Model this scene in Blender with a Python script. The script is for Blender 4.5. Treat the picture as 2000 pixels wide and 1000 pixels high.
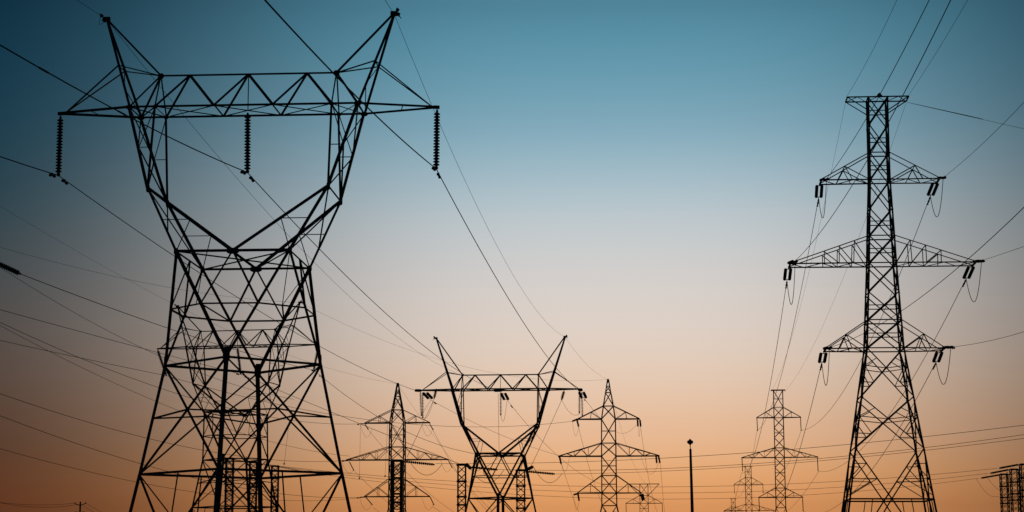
import bpy, math, random
from mathutils import Vector, Matrix
from math import sin, cos, pi, radians
scene = bpy.context.scene
for ob in list(bpy.data.objects): bpy.data.objects.remove(ob)
COL = scene.collection

# ------------------------------------------------------------------ camera
EYE = 1.7
PITCH, ROLL, FPX = 0.16095944, 0.00257423, 3723.2075
cd = bpy.data.cameras.new('camera'); cam = bpy.data.objects.new('camera', cd); COL.objects.link(cam)
cd.sensor_width = 36.0; cd.lens = FPX / 2000 * 36.0; cd.clip_start = 0.5; cd.clip_end = 20000
fw = Vector((0, cos(PITCH), sin(PITCH))); up0 = Vector((0, -sin(PITCH), cos(PITCH))); rt0 = Vector((1, 0, 0))
rt = rt0 * cos(ROLL) - up0 * sin(ROLL); up = rt0 * sin(ROLL) + up0 * cos(ROLL)
cam.matrix_world = Matrix(((rt.x, up.x, -fw.x, 0), (rt.y, up.y, -fw.y, 0), (rt.z, up.z, -fw.z, EYE), (0, 0, 0, 1)))
scene.camera = cam

# ------------------------------------------------------------------ sky, sun, exposure
scene.view_settings.view_transform = 'Standard'; scene.view_settings.look = 'None'
scene.view_settings.exposure = 0.0; scene.view_settings.gamma = 1.0
SUN_AZ, SUN_EL = radians(3.0), radians(0.6)          # just over the horizon, behind the pylons

def lin(c):
    c /= 255.0
    return c / 12.92 if c <= 0.04045 else ((c + 0.055) / 1.055) ** 2.4
def elev(y): return math.degrees(math.atan((500 - y) / FPX) + PITCH)
# dusk sky by elevation: under the afterglow, and far to the side of it
GLOW = [(14,(81,136,159)),(125,(96,151,172)),(250,(129,170,188)),(340,(160,187,199)),(430,(190,201,206)),(540,(212,207,204)),
        (650,(223,209,198)),(760,(229,199,173)),(860,(230,181,142)),(920,(230,171,117)),(990,(223,150,92))]
EDGE = [(14,(0,48,66)),(125,(3,54,72)),(250,(19,61,77)),(340,(31,64,77)),(430,(46,68,77)),(540,(68,74,77)),
        (650,(82,76,73)),(760,(87,69,59)),(860,(85,59,45)),(920,(90,57,39)),(990,(97,53,31))]
W_EDGE = 0.05
SKY_GAIN, NISHITA = 1.0, 0.0005
world = bpy.data.worlds.new('World'); scene.world = world; world.use_nodes = True
nt = world.node_tree; nt.nodes.clear(); N = nt.nodes.new; LK = nt.links.new
def math_node(op, a, b=None):
    n = N('ShaderNodeMath'); n.operation = op
    for i, v in enumerate((a, b)):
        if v is None: continue
        if isinstance(v, (int, float)): n.inputs[i].default_value = v
        else: LK(v, n.inputs[i])
    return n.outputs[0]
tc = N('ShaderNodeTexCoord'); sx = N('ShaderNodeSeparateXYZ'); LK(tc.outputs['Generated'], sx.inputs[0])
el = math_node('MULTIPLY', math_node('ARCSINE', sx.outputs[2]), 180 / pi)
E0, E1 = -10.0, 40.0
pos = math_node('DIVIDE', math_node('SUBTRACT', el, E0), E1 - E0)
def ramp(stops):
    r = N('ShaderNodeValToRGB'); LK(pos, r.inputs[0]); e = r.color_ramp.elements
    while len(e) > 1: e.remove(e[-1])
    r.color_ramp.interpolation = 'B_SPLINE'
    for i, (p, c) in enumerate(stops):
        q = e[0] if i == 0 else e.new(p)
        q.position = p; q.color = (c[0], c[1], c[2], 1)
    return r.outputs[0]
gl, ed = [], []
for (y, g), (_, s) in zip(GLOW[::-1], EDGE[::-1]):
    p = (elev(y) - E0) / (E1 - E0); g = [lin(v) for v in g]; s = [lin(v) for v in s]
    gl.append((p, g)); ed.append((p, [max(0.0, (a - W_EDGE * b) / (1 - W_EDGE)) for a, b in zip(s, g)]))
gl.insert(0, (0.0, [v * .5 for v in gl[0][1]])); ed.insert(0, (0.0, [v * .5 for v in ed[0][1]]))
gl.append((1.0, [v * .3 for v in gl[-1][1]])); ed.append((1.0, [v * .4 for v in ed[-1][1]]))
az = math_node('MULTIPLY', math_node('ARCTAN2', sx.outputs[0], sx.outputs[1]), 180 / pi)
dz = math_node('DIVIDE', math_node('SUBTRACT', az, math.degrees(SUN_AZ)), 12.3)
wgt = math_node('EXPONENT', math_node('MULTIPLY', math_node('POWER', math_node('ABSOLUTE', dz), 2.71), -1.0))
mix = N('ShaderNodeMix'); mix.data_type = 'RGBA'
LK(wgt, mix.inputs[0]); LK(ramp(ed), mix.inputs[6]); LK(ramp(gl), mix.inputs[7])
bg = N('ShaderNodeBackground'); LK(mix.outputs[2], bg.inputs[0]); bg.inputs[1].default_value = SKY_GAIN
ns = N('ShaderNodeTexSky'); ns.sky_type = 'NISHITA'; ns.sun_disc = False
ns.sun_elevation = SUN_EL; ns.sun_rotation = SUN_AZ; ns.dust_density = 2.0
bn = N('ShaderNodeBackground'); LK(ns.outputs[0], bn.inputs[0]); bn.inputs[1].default_value = NISHITA
ad = N('ShaderNodeAddShader'); LK(bg.outputs[0], ad.inputs[0]); LK(bn.outputs[0], ad.inputs[1])
wo = N('ShaderNodeOutputWorld'); LK(ad.outputs[0], wo.inputs[0])

sl = bpy.data.lights.new('sun', 'SUN'); sl.energy = 0.12; sl.angle = radians(0.5); sl.color = (1.0, 0.72, 0.45)
sun = bpy.data.objects.new('sun', sl); COL.objects.link(sun)
sun.rotation_euler = (Vector((sin(SUN_AZ) * cos(SUN_EL), cos(SUN_AZ) * cos(SUN_EL), sin(SUN_EL)))).to_track_quat('Z', 'Y').to_euler()

# ------------------------------------------------------------------ materials
def material(name, c1, c2, rough=.6, metal=0.0, scale=3.0, bump=0.0):
    m = bpy.data.materials.new(name); m.use_nodes = True; t = m.node_tree; b = t.nodes['Principled BSDF']
    b.inputs['Roughness'].default_value = rough; b.inputs['Metallic'].default_value = metal
    n = t.nodes.new('ShaderNodeTexNoise'); n.inputs['Scale'].default_value = scale; n.inputs['Detail'].default_value = 6
    co = t.nodes.new('ShaderNodeTexCoord'); t.links.new(co.outputs['Object'], n.inputs['Vector'])
    r = t.nodes.new('ShaderNodeValToRGB'); r.color_ramp.elements[0].color = (*c1, 1); r.color_ramp.elements[1].color = (*c2, 1)
    r.color_ramp.elements[0].position = .35; r.color_ramp.elements[1].position = .7
    t.links.new(n.outputs[0], r.inputs[0]); t.links.new(r.outputs[0], b.inputs['Base Color'])
    if bump:
        bp = t.nodes.new('ShaderNodeBump'); bp.inputs['Strength'].default_value = bump
        t.links.new(n.outputs[0], bp.inputs['Height']); t.links.new(bp.outputs[0], b.inputs['Normal'])
    return m
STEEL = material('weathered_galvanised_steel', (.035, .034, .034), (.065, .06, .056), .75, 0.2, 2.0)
CABLE = material('dull_aluminium_cable', (.03, .028, .028), (.045, .042, .04), .9, 0.0, 8.0)
CABLE.node_tree.nodes['Principled BSDF'].inputs['Specular IOR Level'].default_value = .15
PORC = material('brown_glazed_porcelain', (.035, .022, .018), (.05, .03, .025), .5, 0, 6.0)
GLASS = material('dark_polymer_insulator', (.03, .035, .05), (.045, .05, .07), .6, 0, 6.0)
CONC = material('aged_concrete', (.2, .19, .18), (.3, .29, .27), .9, 0, 4.0, .2)
WOOD = material('tarred_wood', (.03, .025, .02), (.05, .04, .03), .85, 0, 5.0)
LAMPG = material('floodlight_glass', (.12, .14, .18), (.16, .18, .22), .35, 0, 5.0)
SOIL = material('dry_grass_and_soil', (.045, .05, .025), (.10, .085, .05), .95, 0, .35, .4)

# ------------------------------------------------------------------ mesh helpers
class MB:
    def __init__(s): s.v = []; s.f = []
    def prism(s, a, b, prof_a, prof_b, x, y):
        n = len(prof_a); k = len(s.v)
        for P, pr in ((a, prof_a), (b, prof_b)):
            for (p, q) in pr: s.v.append(tuple(P + x * p + y * q))
        for i in range(n):
            j = (i + 1) % n; s.f.append((k + i, k + j, k + n + j, k + n + i))
        s.f.append(tuple(k + i for i in range(n))[::-1]); s.f.append(tuple(k + n + i for i in range(n)))
    def axes(s, a, b, ref=None):
        d = (b - a).normalized()
        r = Vector(ref) if ref is not None else (Vector((0, 0, 1)) if abs(d.z) < .9 else Vector((0, 1, 0)))
        x = r - d * r.dot(d)
        if x.length < 1e-4: r = Vector((1, 0, 0)); x = r - d * r.dot(d)
        x.normalize(); return x, d.cross(x)
    def bar(s, a, b, w, h=None, ref=None):                       # flat or square bar
        a = Vector(a); b = Vector(b)
        if (b - a).length < 1e-4: return
        h = h or w; x, y = s.axes(a, b, ref); p = w / 2; q = h / 2
        pr = [(-p, -q), (p, -q), (p, q), (-p, q)]; s.prism(a, b, pr, pr, x, y)
    def angle(s, a, b, w, ref=None, t=None):                     # rolled steel angle (L section), heel on the line a-b
        a = Vector(a); b = Vector(b)
        if (b - a).length < 1e-4: return
        x, y = s.axes(a, b, ref); t = t or max(w * .14, .008)
        c = w * .3
        pr = [(-c, -c), (w - c, -c), (w - c, t - c), (t - c, t - c), (t - c, w - c), (-c, w - c)]
        s.prism(a, b, pr, pr, x, y)
    def tube(s, pts, r, n=6):
        pts = [Vector(p) for p in pts]; k = len(s.v); x = None
        for i, p in enumerate(pts):
            d = (pts[min(i + 1, len(pts) - 1)] - pts[max(i - 1, 0)]).normalized()
            if x is None: x, y = s.axes(p, p + d)
            else: x = (x - d * x.dot(d)).normalized(); y = d.cross(x)
            rr = r[i] if isinstance(r, (list, tuple)) else r
            for j in range(n):
                t = 2 * pi * j / n; s.v.append(tuple(p + x * (rr * cos(t)) + y * (rr * sin(t))))
        for i in range(len(pts) - 1):
            for j in range(n):
                m = (j + 1) % n; s.f.append((k + i * n + j, k + i * n + m, k + i * n + n + m, k + i * n + n + j))
        s.f.append(tuple(k + j for j in range(n))[::-1]); e = k + (len(pts) - 1) * n; s.f.append(tuple(e + j for j in range(n)))
    def lathe(s, a, d, prof, n=12):                              # prof: (distance along d, radius)
        a = Vector(a); d = Vector(d).normalized(); s.tube_like(a, d, prof, n)
    def tube_like(s, a, d, prof, n):
        x, y = s.axes(a, a + d); k = len(s.v)
        for (z, r) in prof:
            for j in range(n):
                t = 2 * pi * j / n; s.v.append(tuple(a + d * z + x * (r * cos(t)) + y * (r * sin(t))))
        for i in range(len(prof) - 1):
            for j in range(n):
                m = (j + 1) % n; s.f.append((k + i * n + j, k + i * n + m, k + i * n + n + m, k + i * n + n + j))
        s.f.append(tuple(k + j for j in range(n))[::-1]); e = k + (len(prof) - 1) * n; s.f.append(tuple(e + j for j in range(n)))
    def plate(s, c, u, v, w, h, t=.02):                          # thin steel plate, w along u, h along v
        c = Vector(c); u = Vector(u).normalized(); v = Vector(v); v = (v - u * v.dot(u)).normalized(); n = u.cross(v)
        a = c - n * (t / 2); b = c + n * (t / 2); p = w / 2; q = h / 2
        pr = [(-p, -q * .55), (-p * .55, -q), (p * .55, -q), (p, -q * .55), (p, q * .55), (p * .55, q), (-p * .55, q), (-p, q * .55)]
        s.prism(a, b, pr, pr, u, v)
    def build(s, name, mat, parent=None, smooth=False):
        me = bpy.data.meshes.new(name); me.from_pydata(s.v, [], s.f); me.validate(); me.materials.append(mat)
        if smooth:
            for p in me.polygons: p.use_smooth = True
        o = bpy.data.objects.new(name, me); COL.objects.link(o)
        if parent: o.parent = parent
        return o
def thing(name, label, cat, loc=(0, 0, 0), rot=(0, 0, 0), group=None):
    o = bpy.data.objects.new(name, None); COL.objects.link(o); o.empty_display_size = .5
    o.location = loc; o.rotation_euler = rot; o['label'] = label; o['category'] = cat; o['kind'] = 'thing'
    if group: o['group'] = group
    return o
def tag(o, label, cat, group=None):
    o['label'] = label; o['category'] = cat; o['kind'] = 'thing'
    if group: o['group'] = group
    return o
def copy_tree(o, parent=None):
    c = o.copy(); COL.objects.link(c); c.parent = parent
    for ch in [q for q in bpy.data.objects if q.parent == o]: copy_tree(ch, c)
    return c
def L(a, b, t): return Vector(a) * (1 - t) + Vector(b) * t

# ------------------------------------------------------------------ ground
g = MB(); R0 = 9000; ns_ = 96
g.v.append((0, 0, 0)); rings = [40, 160, 500, 1500, R0]
for rr in rings:
    for j in range(ns_): g.v.append((rr * cos(2 * pi * j / ns_), rr * sin(2 * pi * j / ns_), 0))
for j in range(ns_): g.f.append((0, 1 + j, 1 + (j + 1) % ns_))
for i in range(len(rings) - 1):
    for j in range(ns_):
        a = 1 + i * ns_; m = (j + 1) % ns_; g.f.append((a + j, a + ns_ + j, a + ns_ + m, a + m))
go = g.build('ground', SOIL); go['kind'] = 'structure'

# ------------------------------------------------------------------ delta pylon on a four-legged base
def delta_pylon(label, pose, D, group, fine=1.0):
    x, y, z, h = pose
    class SB(MB):
        def angle(s_, a, b, w, ref=None, t=None): MB.angle(s_, a, b, w * (fine if w > .135 else min(1, fine * 1.2)), ref, t)
    root = thing('delta_pylon', label, 'pylon', (x, y, 0), (0, 0, h), group)
    dz_ = z + EYE                                              # local heights were surveyed from eye level
    n = {}
    for s, S in ((-1, 'L'), (1, 'R')):
        n['h' + S] = (s * D['xh'], 0, D['zh']); n['t' + S] = (s * D['xt'], 0, D['zt']); n['a' + S] = (s * D['xa'], 0, D['za'])
        for q, Q in ((-1, 'n'), (1, 'f')):
            n['o' + Q + S] = (s * D['xo'], q * D['yo'], D['za']); n['i' + Q + S] = (s * D['xi'], q * D['yo'], D['za'])
            n['k' + Q + S] = (s * D['xk'], q * D['yk'], D['zk']); n['c' + Q + S] = (s * D['xC'], q * D['yC'], D['zC'])
    for q, Q in ((-1, 'n'), (1, 'f')): n['m' + Q] = (0, q * D['yC'], D['zC'])
    zg = -dz_; zB = D['zA'] - 5.33; aB = D['aA'] + 1.12; aG = aB + (zB - zg) * .213
    for lv, a, zz in (('A', D['aA'], D['zA']), ('B', aB, zB), ('G', aG, zg)):
        n[lv + 'L'] = (-a, 0, zz); n[lv + 'R'] = (a, 0, zz); n[lv + 'N'] = (0, -a, zz); n[lv + 'F'] = (0, a, zz)
    n = {k: Vector(v) + Vector((0, 0, dz_)) for k, v in n.items()}
    up = (0, 0, 1)
    # main legs
    for c in 'LNFR':
        m = SB(); ref = Vector((n['A' + c].x, n['A' + c].y, 0)).normalized(); ref = Vector((ref.x - ref.y, ref.y + ref.x, 0))
        m.angle(n['A' + c], n['B' + c], .24, ref=-ref); m.angle(n['B' + c], n['G' + c] + Vector((0, 0, .3)), .26, ref=-ref)
        leg = m.build('leg', STEEL, root)
        ft = SB(); p = n['G' + c]; ft.prism(p + Vector((0, 0, -.3)), p + Vector((0, 0, .35)), [(-.5, -.5), (.5, -.5), (.5, .5), (-.5, .5)], [(-.35, -.35), (.35, -.35), (.35, .35), (-.35, .35)], Vector((1, 0, 0)), Vector((0, 1, 0)))
        ft.build('footing', CONC, leg)
    ck = .437
    for c1, c2 in (('L', 'N'), ('N', 'R'), ('R', 'F'), ('F', 'L')):
        m = SB(); A1, A2, B1, B2, G1, G2 = (n[k + c] for k in 'ABG' for c in (c1, c2))
        m.angle(A1, A2, .17, up); m.angle(B1, B2, .17, up)
        m.angle(A1, B2, .105); m.angle(A2, B1, .105); K = L(A1, B2, ck)
        m.angle(K, L(A1, B1, .487), .095, up); m.angle(K, L(A2, B2, .487), .095, up)
        mb = L(B1, B2, .5); mg = L(G1, G2, .5); m.angle(mb, L(mb, mg, .92), .085)
        m.angle(B1, L(B1, L(B2, G2, 1.3), .74), .105); m.angle(B2, L(B2, L(B1, G1, 1.3), .74), .085)
        m.build('leg_bracing', STEEL, root)
    # waist: eight members turning the square top into the diamond base
    m = SB(); wm = [('cnL', 'AL'), ('cnL', 'AN'), ('cnR', 'AN'), ('cnR', 'AR'), ('cfR', 'AR'), ('cfR', 'AF'), ('cfL', 'AF'), ('cfL', 'AL')]
    for a, b in wm: m.angle(n[a], n[b], .2)
    m.angle(n['cnL'], n['cnR'], .2, up); m.angle(n['cfL'], n['cfR'], .17, up)
    for S in 'LR': m.angle(n['cn' + S], n['cf' + S], .14, up)
    m.build('waist_frame', STEEL, root)
    m = SB(); ring = [L(n[a], n[b], .5) for a, b in wm]
    for i in range(8): m.angle(ring[i], ring[(i + 1) % 8], .1, up)
    mL = L(n['cnL'], n['cfL'], .5); mR = L(n['cnR'], n['cfR'], .5)
    for p, i, j in ((n['mn'], 1, 2), (n['mf'], 5, 6), (mL, 0, 7), (mR, 3, 4)): m.angle(p, ring[i], .1); m.angle(p, ring[j], .1)
    m.angle(ring[1], ring[6], .1, up); m.angle(L(ring[2], ring[3], .5), ring[5], .1, up)
    m.angle(n['cnR'], L(ring[2], ring[3], .5), .05); m.angle(n['cfR'], L(ring[2], ring[3], .5), .05)
    m.angle(n['cfL'], L(ring[0], ring[1], .85), .05)
    m.angle(n['cnL'], n['cfR'], .09, up); m.angle(n['cfL'], n['cnR'], .09, up); m.angle(n['mn'], n['mf'], .12, up); m.angle(n['mf'], n['cnR'], .09, up)
    m.build('waist_bracing', STEEL, root)
    pl_ = [(n['A' + c] + Vector((0, 0, .12)), Vector((-n['A' + c].y, n['A' + c].x, 0)), .34, .75) for c in 'LNFR'] + [(n['tL'], (1, 0, 0), .3, .28), (n['tR'], (1, 0, 0), .3, .28)]
    for q in 'nf':
        pl_.append((n['m' + q], (1, 0, 0), .6, .3))
        for S in 'LR': pl_ += [(n['c' + q + S], (1, 0, 0), .22, .34), (n['k' + q + S], (1, 0, 0), .18, .4), (n['o' + q + S], (1, 0, 0), .36, .22), (n['i' + q + S], (1, 0, 0), .22, .2)]
    for p, u, w, hh in pl_:
        m = SB(); m.plate(p, u, up, w, hh, .03); m.build('gusset_plate', STEEL, root)
    # the two side columns of the window
    for S, s in (('L', -1), ('R', 1)):
        m = SB(); b_ = SB()
        for q in 'nf':
            c, k, o, i = (n[t + q + S] for t in 'ckoi')
            m.angle(c, k, .2); m.angle(k, o, .2); m.angle(k, i, .12); m.angle(k, n['m' + q], .2)
            f = .5 if q == 'n' else .49
            pl = L(k, c, f); pv = L(k, n['m' + q], f); b_.angle(pl, pv, .05, up); b_.angle(pv, c, .06)
            pk = L(o, k, f); pi_ = L(i, k, f); b_.angle(pk, pi_, .05, up); b_.angle(i, pk, .06)
        m.angle(n['kn' + S], n['kf' + S], .14, up)
        for (a, b) in (('kn', 'cf'), ('kf', 'cn')):
            if (S == 'L') == (a == 'kn'): b_.angle(n[a + S], n[b + S], .095)
            else: b_.angle(n[a + S], L(n[b[0] + a[1] + S], n[b + S], 0) if False else L(n['k' + b[1] + S], n[b + S], .72), .08)
        mn_, mf_ = L(n['on' + S], n['kn' + S], .5), L(n['of' + S], n['kf' + S], .5)
        b_.angle(n['of' + S], mn_, .08); b_.angle(n['on' + S], mf_, .08); b_.angle(mn_, n['kf' + S], .1); b_.angle(mf_, n['kn' + S], .1)
        m.build('side_column', STEEL, root); b_.build('side_column_bracing', STEEL, root)
    # beam
    m = SB(); b_ = SB()
    top = [L(n['tL'], n['tR'], t) for t in (0, 1 / 6, .5, 5 / 6, 1)]; m.angle(top[0], top[-1], .14, up)
    bn_ = {q: [L(n['i' + q + 'L'], n['i' + q + 'R'], t) for t in (0, 1 / 3, 2 / 3, 1)] for q in 'nf'}
    for q in 'nf':
        m.angle(n['o' + q + 'L'], n['o' + q + 'R'], .16, up); w = .13 if q == 'n' else .1
        for t, (a, b) in zip(top[1:4], ((0, 1), (1, 2), (2, 3))): b_.angle(t, bn_[q][a], w); b_.angle(t, bn_[q][b], w)
        for S, t in (('L', top[0]), ('R', top[-1])): b_.angle(t, n['o' + q + S], .1); b_.angle(t, n['i' + q + S], .09)
    for j in range(3): b_.angle(bn_['n'][j], bn_['f'][j + 1], .065, up); b_.angle(bn_['f'][j], bn_['n'][j + 1], .065, up)
    for S in 'LR':
        b_.angle(n['on' + S], n['of' + S], .1, up); b_.angle(n['in' + S], n['of' + S], .06, up); b_.angle(n['if' + S], n['on' + S], .06, up); b_.angle(n['in' + S], n['if' + S], .06, up)
    b_.angle(top[2], L(bn_['n'][1], bn_['f'][2], .5), .06)
    m.build('bridge_beam', STEEL, root); b_.build('bridge_bracing', STEEL, root)
    # arms and peaks
    for S, s in (('L', -1), ('R', 1)):
        m = SB(); a = n['a' + S]
        for q in 'nf': m.angle(n['o' + q + S], a + Vector((0, (-.05 if q == 'n' else .05), 0)), .16, up)
        m.bar(L(a, n['onL' if s < 0 else 'onR'], .06), a + Vector((s * .04, 0, 0)), .16, .14)
        m.angle(L(n['on' + S], a, .55), L(n['of' + S], a, .5), .05, up)
        m.build('cross_arm', STEEL, root)
        m = SB(); hm = {q: L(n['h' + S], n['o' + q + S], D.get('hf', .53)) for q in 'nf'}
        for q in 'nf':
            m.angle(n['h' + S], n['o' + q + S], .19); m.angle(hm[q], a - Vector((s * .35, 0, -.04)), .075); m.angle(hm[q], n['t' + S], .07, up)
        m.angle(hm['n'], hm['f'], .08, up); m.angle(n['h' + S], n['t' + S], .14)
        m.angle(hm['f'], L(hm['n'], n['on' + S], .55), .06); m.angle(L(hm['n'], n['on' + S], .55), L(hm['f'], n['of' + S], .93), .06)
        hd = n['h' + S]; m.bar(hd + Vector((-.18 * 1, 0, .0)), hd + Vector((.18, 0, 0)), .22, .2)
        m.build('earth_wire_peak', STEEL, root)
        m = SB()
        m.lathe(hd + Vector((s * .2, -.1, .12)), (0, -1, .1), [(0, .05), (.1, .1), (.2, .06), (.35, .03)], 8)
        m.lathe(hd + Vector((s * .2, .1, .05)), (0, 1, -.2), [(0, .05), (.1, .1), (.2, .06), (.35, .03)], 8)
        m.tube([hd + Vector((s * .2 + s * .16 * sin(t), -.4 + .8 * t / pi, -.26 * sin(t))) for t in [pi * q / 10 for q in range(11)]], .012, 5)
        m.build('wire_clamp', STEEL, root)
    return root
D1 = dict(xh=7.37, zh=27.54, xt=4.48, zt=24.51, xa=9.65, za=22.64, xo=5.74, yo=1.16, xi=4.44, zk=18.31, xk=4.46, yk=2.03, zC=15.01, xC=2.77, yC=2.9, zA=9.76, aA=3.88)
D3 = dict(hf=.66, xh=7.62, zh=26.53, xt=4.47, zt=22.09, xa=9.55, za=20.34, xo=5.62, yo=1.16, xi=4.46, zk=16.2, xk=4.42, yk=1.9, zC=12.73, xC=2.66, yC=2.99, zA=7.68, aA=3.75)
T1 = (-13.283, 93.548, 0, -.060); T2 = (-31.392, 216.6, 2.1, -.196); T3 = (-1.40, 223.28, 0, -.068)
GD = 'delta pylons with two raised peaks'
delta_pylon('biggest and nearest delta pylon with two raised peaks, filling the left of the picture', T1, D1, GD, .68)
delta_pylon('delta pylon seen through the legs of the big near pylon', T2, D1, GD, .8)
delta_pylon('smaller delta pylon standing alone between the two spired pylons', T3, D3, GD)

# ------------------------------------------------------------------ square lattice pylons
def face_pts(w, wy, z): return [Vector((-w, -wy, z)), Vector((w, -wy, z)), Vector((w, wy, z)), Vector((-w, wy, z))]
def lattice_pylon(name, label, cat, loc, h, prof, panels, arms, lw, bw, aw, group=None, tilt=0, top=None, ground=0.0, redundant=(), peak_from=None):
    """prof: (z, half width, half depth) from the top down; panels: (z_top, z_bottom, kind)"""
    root = thing(name, label, cat, (loc[0], loc[1], ground), (0, tilt, h), group)
    up = (0, 0, 1)
    def wd(z):
        for (z1, w1, d1), (z0, w0, d0) in zip(prof, prof[1:]):
            if z <= z1 + 1e-6 and z >= z0 - 1e-6:
                t = (z1 - z) / (z1 - z0); return w1 + (w0 - w1) * t, d1 + (d0 - d1) * t
        return prof[-1][1:] if z < prof[-1][0] else prof[0][1:]
    def cor(z): w, d = wd(z); return face_pts(w, d, z)
    for k in range(4):
        m = MB(); zz = [p[0] for p in prof]
        for z1, z0 in zip(zz, zz[1:]):
            a, b = cor(z1)[k], cor(z0)[k]; m.angle(a, b, lw * (1 if z0 > prof[-1][0] + 1 else 1.1), ref=(-a.x, 0, 0))
        leg = m.build('leg', STEEL, root)
        p = cor(prof[-1][0])[k]; ft = MB(); q = [(-.5, -.5), (.5, -.5), (.5, .5), (-.5, .5)]
        ft.prism(p + Vector((0, 0, -.3)), p + Vector((0, 0, .3)), q, [(u * .7, v * .7) for u, v in q], Vector((1, 0, 0)), Vector((0, 1, 0)))
        ft.build('footing', CONC, leg)
    for k in range(4):
        m = MB(); j = (k + 1) % 4
        for (z1, z0, kind) in panels:
            a, b = cor(z1), cor(z0)
            if 'h' in kind: m.angle(a[k], a[j], bw, up)
            if 'x' in kind or 'X' in kind:
                m.angle(a[k], b[j], bw); m.angle(a[j], b[k], bw)
                w1, w0 = (a[j] - a[k]).length, (b[j] - b[k]).length; t = w1 / (w1 + w0); K = L(a[k], b[j], t)
                if 'm' in kind: zm = K.z; c = cor(zm); m.angle(c[k], c[j], bw * .8, up)
                if 'X' in kind:                               # big panel with secondary bracing
                    for e, o in ((k, j), (j, k)):
                        P = L(a[e], b[e], t - .06); m.angle(K, P, bw * .7)
                        q1 = L(a[e], K, .5); q2 = L(K, b[e], .5)
                        m.angle(q1, P, bw * .7); m.angle(q2, P, bw * .7); m.angle(q2, L(a[e], b[e], t + (1 - t) * .48), bw * .7)
            if 'V' in kind:
                M = L(b[k], b[j], .5); m.angle(b[k], b[j], bw * 1.3, up)
                for e in (k, j):
                    m.angle(a[e], M, bw * 1.1)
                    for f in (.3, .6):
                        q = L(a[e], M, f); m.angle(q, L(a[e], b[e], f), bw * .7, up); m.angle(q, L(a[e], b[e], min(1, f + .33)), bw * .7)
            if 'A' in kind:
                M = L(a[k], a[j], .5)
                for e in (k, j):
                    m.angle(M, L(M, b[e], .97), bw * 1.1)
                    for f in (.33, .66):
                        q = L(M, b[e], f); m.angle(q, L(a[e], b[e], f), bw * .7, up)
                    m.angle(L(a[k], a[j], .27 if e == k else .73), L(M, b[e], .45), bw * .7)
            if 'g' in kind:                                    # splice and gusset plates at the joints
                for e in (k,):
                    u = (a[j] - a[k]).normalized(); m.plate(a[e] + u * .05, u, up, lw * 1.5, lw * 2.2, .02)
        m.build('face_bracing', STEEL, root)
    for (zh, zb, ax, ay, style) in arms:
        for s in (-1, 1):
            m = MB(); w, d = wd(zb); wh, dh = wd(zh)
            for q in (-1, 1):
                c = Vector((s * w, q * d, zb)); t = Vector((s * ax, q * ay, zb)); u = Vector((s * wh, q * dh, zh))
                m.angle(c, t, aw, up); m.angle(u, t + Vector((0, 0, .06)), aw * .75)
                if style == 'N':
                    prev = c
                    for f in (.19, .38, .57):
                        hp = L(u, t, f); bp = L(c, t, f * .97 + .01); m.angle(hp, bp, bw * .7); m.angle(hp, prev, bw * .8); prev = bp
                elif style == 'V':
                    hp = L(u, t, .51); m.angle(hp, c, bw * .8); m.angle(hp, L(c, t, .36), bw * .7); m.angle(hp, L(c, t, .66), bw * .9)
                elif style == 'P':
                    hp = L(u, t, .47); m.angle(hp, c, bw * .8); m.angle(hp, L(c, t, .47), bw * .8)
                elif style == 'Z':
                    pr = u; pts = [L(c, t, .31), L(u, t, .47), L(c, t, .64), L(u, t, .8)]
                    for p in pts: m.angle(pr, p, bw * .8); pr = p
                    m.angle(L(u, t, .31), L(c, t, .31), bw * .7); m.angle(L(u, t, .64), L(c, t, .64), bw * .7)
            nb = 5 if ax > 5.5 else 3
            for i in range(nb):
                e = -1 if i % 2 else 1
                p = L((s * w, e * d, zb), (s * ax, e * ay, zb), i / nb); q_ = L((s * w, -e * d, zb), (s * ax, -e * ay, zb), (i + 1) / nb); m.angle(p, q_, bw * .6, up)
            m.bar((s * ax, -ay - .12, zb), (s * ax, ay + .12, zb), aw * 1.3); m.build('cross_arm', STEEL, root)
    if top:
        zt, ax, ay, zs = top; m = MB()
        for q in (-1, 1):
            m.angle((-ax, q * ay, zt), (ax, q * ay, zt), aw * 1.1, up)
            if zs:
                w, d = wd(zs)
                for s in (-1, 1): m.angle((s * ax, q * ay, zt), (s * w, q * d, zs), aw * .8)
        for s in (-1, 1): m.bar((s * ax, -ay, zt), (s * ax, ay, zt), aw)
        nb = 6
        for i in range(nb):
            e = -1 if i % 2 else 1; m.angle((-ax + 2 * ax * i / nb, e * ay, zt), (-ax + 2 * ax * (i + 1) / nb, -e * ay, zt), bw * .6, up)
        m.build('top_beam', STEEL, root)
    return root
GR = EYE
RP = [(37.1, .78, .78), (32.55, .78, .80), (30.32, .80, .86), (25.76, 1.0, 1.05), (23.56, 1.08, 1.13), (18.99, 1.32, 1.35), (16.75, 1.44, 1.46), (4.94, 3.19, 3.05), (-1.7, 4.2, 4.0)]
RP = [(z + GR, a, b) for z, a, b in RP]
pz = [37.1, 34.87, 32.55, 30.32, 27.97, 25.76, 23.56, 21.23, 18.99, 16.75, 12.88, 8.84, 4.94, -1.7]
kinds = ['hxm', 'xmg', 'hxmg', 'hxg', 'xmg', 'hxmg', 'hxg', 'xmg', 'hxmg', 'hXg', 'Xg', 'Vg', 'A']
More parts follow.
